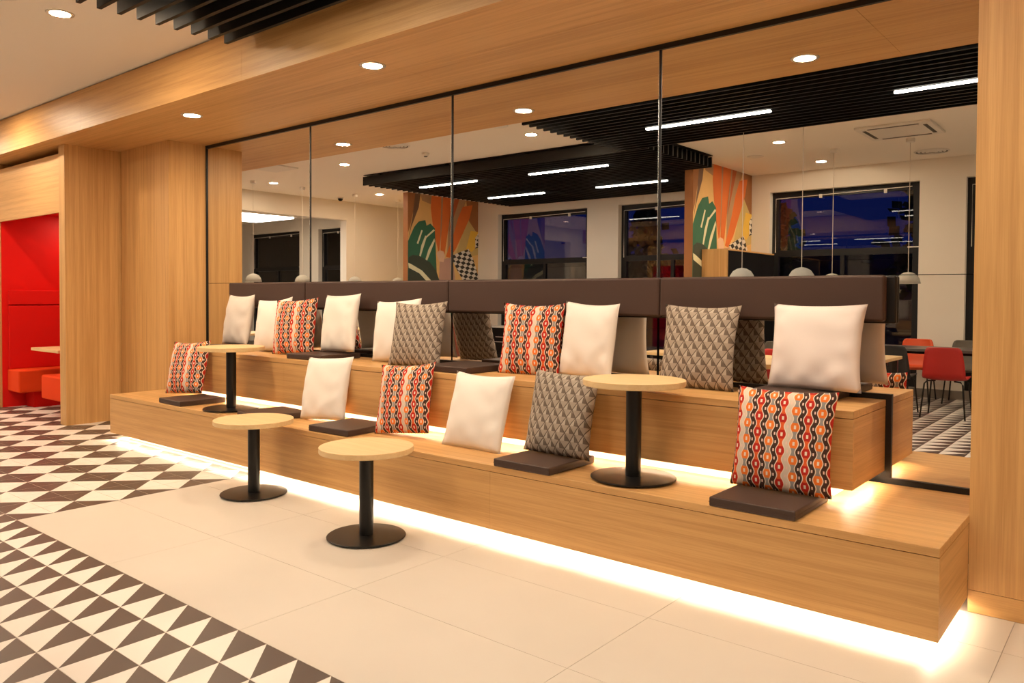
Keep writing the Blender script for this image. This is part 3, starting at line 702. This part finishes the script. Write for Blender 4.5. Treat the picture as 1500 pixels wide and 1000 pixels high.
def chair(x, y, rz, mat, label, group=None):
    e = empty('shell_chair', (x, y, 0), label, 'chair', group, R(rz))
    if not shells:
        o = obj('seat_shell', chair_shell(), mat, None, True, True); shells['s'] = o.data
        COL.objects.unlink(o); bpy.data.objects.remove(o)
        for i, (sx_, sy_) in enumerate(((1, 1), (-1, 1), (1, -1), (-1, -1))):
            bm = tube(bmesh.new(), [(sx_*.10, sy_*.10-.02, .432), (sx_*.175, sy_*.16-.02, .43), (sx_*.20, sy_*.185-.02, .40), (sx_*.235, sy_*.225-.02, 0)], .0095, 8)
            me = bpy.data.meshes.new('leg'); bm.to_mesh(me); bm.free(); me.materials.append(M['blackm']); shells[i] = me
    me = shells.get(mat)
    if me is None: me = shells['s'].copy(); me.materials[0] = M[mat]; shells[mat] = me
    o = bpy.data.objects.new('seat_shell', me); COL.objects.link(o); o.parent = e
    for i in range(4): l_ = bpy.data.objects.new('leg', shells[i]); COL.objects.link(l_); l_.parent = e
    return e
chair(-1.90, -1.62, 180, 'chair_red', 'deep red shell chair with black legs facing the dark table')
chair(-2.48, -1.60, 180, 'chair_black', 'black shell chair facing the dark table next to the red one')
chair(-2.58, -3.08, 0, 'chair_orange', 'orange shell chair across the dark table by the windows')
chair(-1.95, -3.08, 0, 'chair_grey', 'taupe shell chair across the dark table beside the pier')
chair(-3.2, .02, 180, 'chair_red', 'deep red shell chair between the two pale oak tables')
chair(-4.05, .02, 178, 'chair_black', 'black shell chair between the two pale oak tables')
chair(-4.32, -1.08, 4, 'chair_black', 'black shell chair on the window side of the pale oak table')
chair(-3.75, -1.02, -5, 'chair_grey', 'taupe shell chair on the window side of the pale oak table')
chair(-2.95, -1.02, 0, 'chair_orange', 'orange shell chair on the window side of the pale oak table end')
chair(-7.0, -1.6, 150, 'chair_grey', 'taupe shell chair standing alone under the slatted raft')
for k, y in enumerate((-.9, .1, 1.1)):
    chair(-11.25, y, 90, 'chair_red', 'red shell chair at the long table under the pendant row', 'red chairs at the long table')

# ------------------------------------------------------------------ outside, at night
struct('ground_outside', (-60, 40, -60, YB-.3, -.3, -.12), 'night')
hb = empty('low_building', (-8, -26, -.12), 'low dark building across the street at dusk', 'building')
box('facade', (-50, 30, -32, -26, -.12, 3.0), 'facade', hb); box('roof_slab', (-50.3, 30.3, -32.3, -25.7, 3.0, 3.2), 'night', hb)
for k in range(9):
    wq = box('window', (-40+7*k, -38.4+7*k, -26.02, -25.98, .9, 2.1), 'lit' if k in (1, 4) else 'frame', hb)
def tree(x, y, h, label):
    e = empty('street_tree', (x, y, -.12), label, 'tree'); bm = bmesh.new(); r_ = random.Random(int(x*10))
    for _ in range(420):
        a, b, c = r_.gauss(0, .28), r_.gauss(0, .28), r_.random()
        p = Vector((x+a*h*.42*(1.15-c), y+b*h*.42*(1.15-c), h*(.28+.72*c)))
        n = Vector((r_.uniform(-1, 1), r_.uniform(-1, 1), r_.uniform(-1, 1))).normalized(); t1 = n.orthogonal().normalized()*.16; t2 = n.cross(t1)
        q = [bm.verts.new(p+t1), bm.verts.new(p+t2), bm.verts.new(p-t1), bm.verts.new(p-t2)]; bm.faces.new(q)
    o = obj('foliage', bm, 'hedge', e); o['kind'] = 'stuff'
    obj('trunk', tube(bmesh.new(), [(x, y, -.12), (x+.03, y, h*.3), (x, y, h*.85)], .07, 8), 'night', e)
tree(-4.2, -12, 5.2, 'dark slim tree seen through the window beside the mural'); tree(-12.5, -13, 4.6, 'dark tree outside the window near the far mural'); tree(-9.0, -15, 4.2, 'dark bushy tree beyond the middle windows')
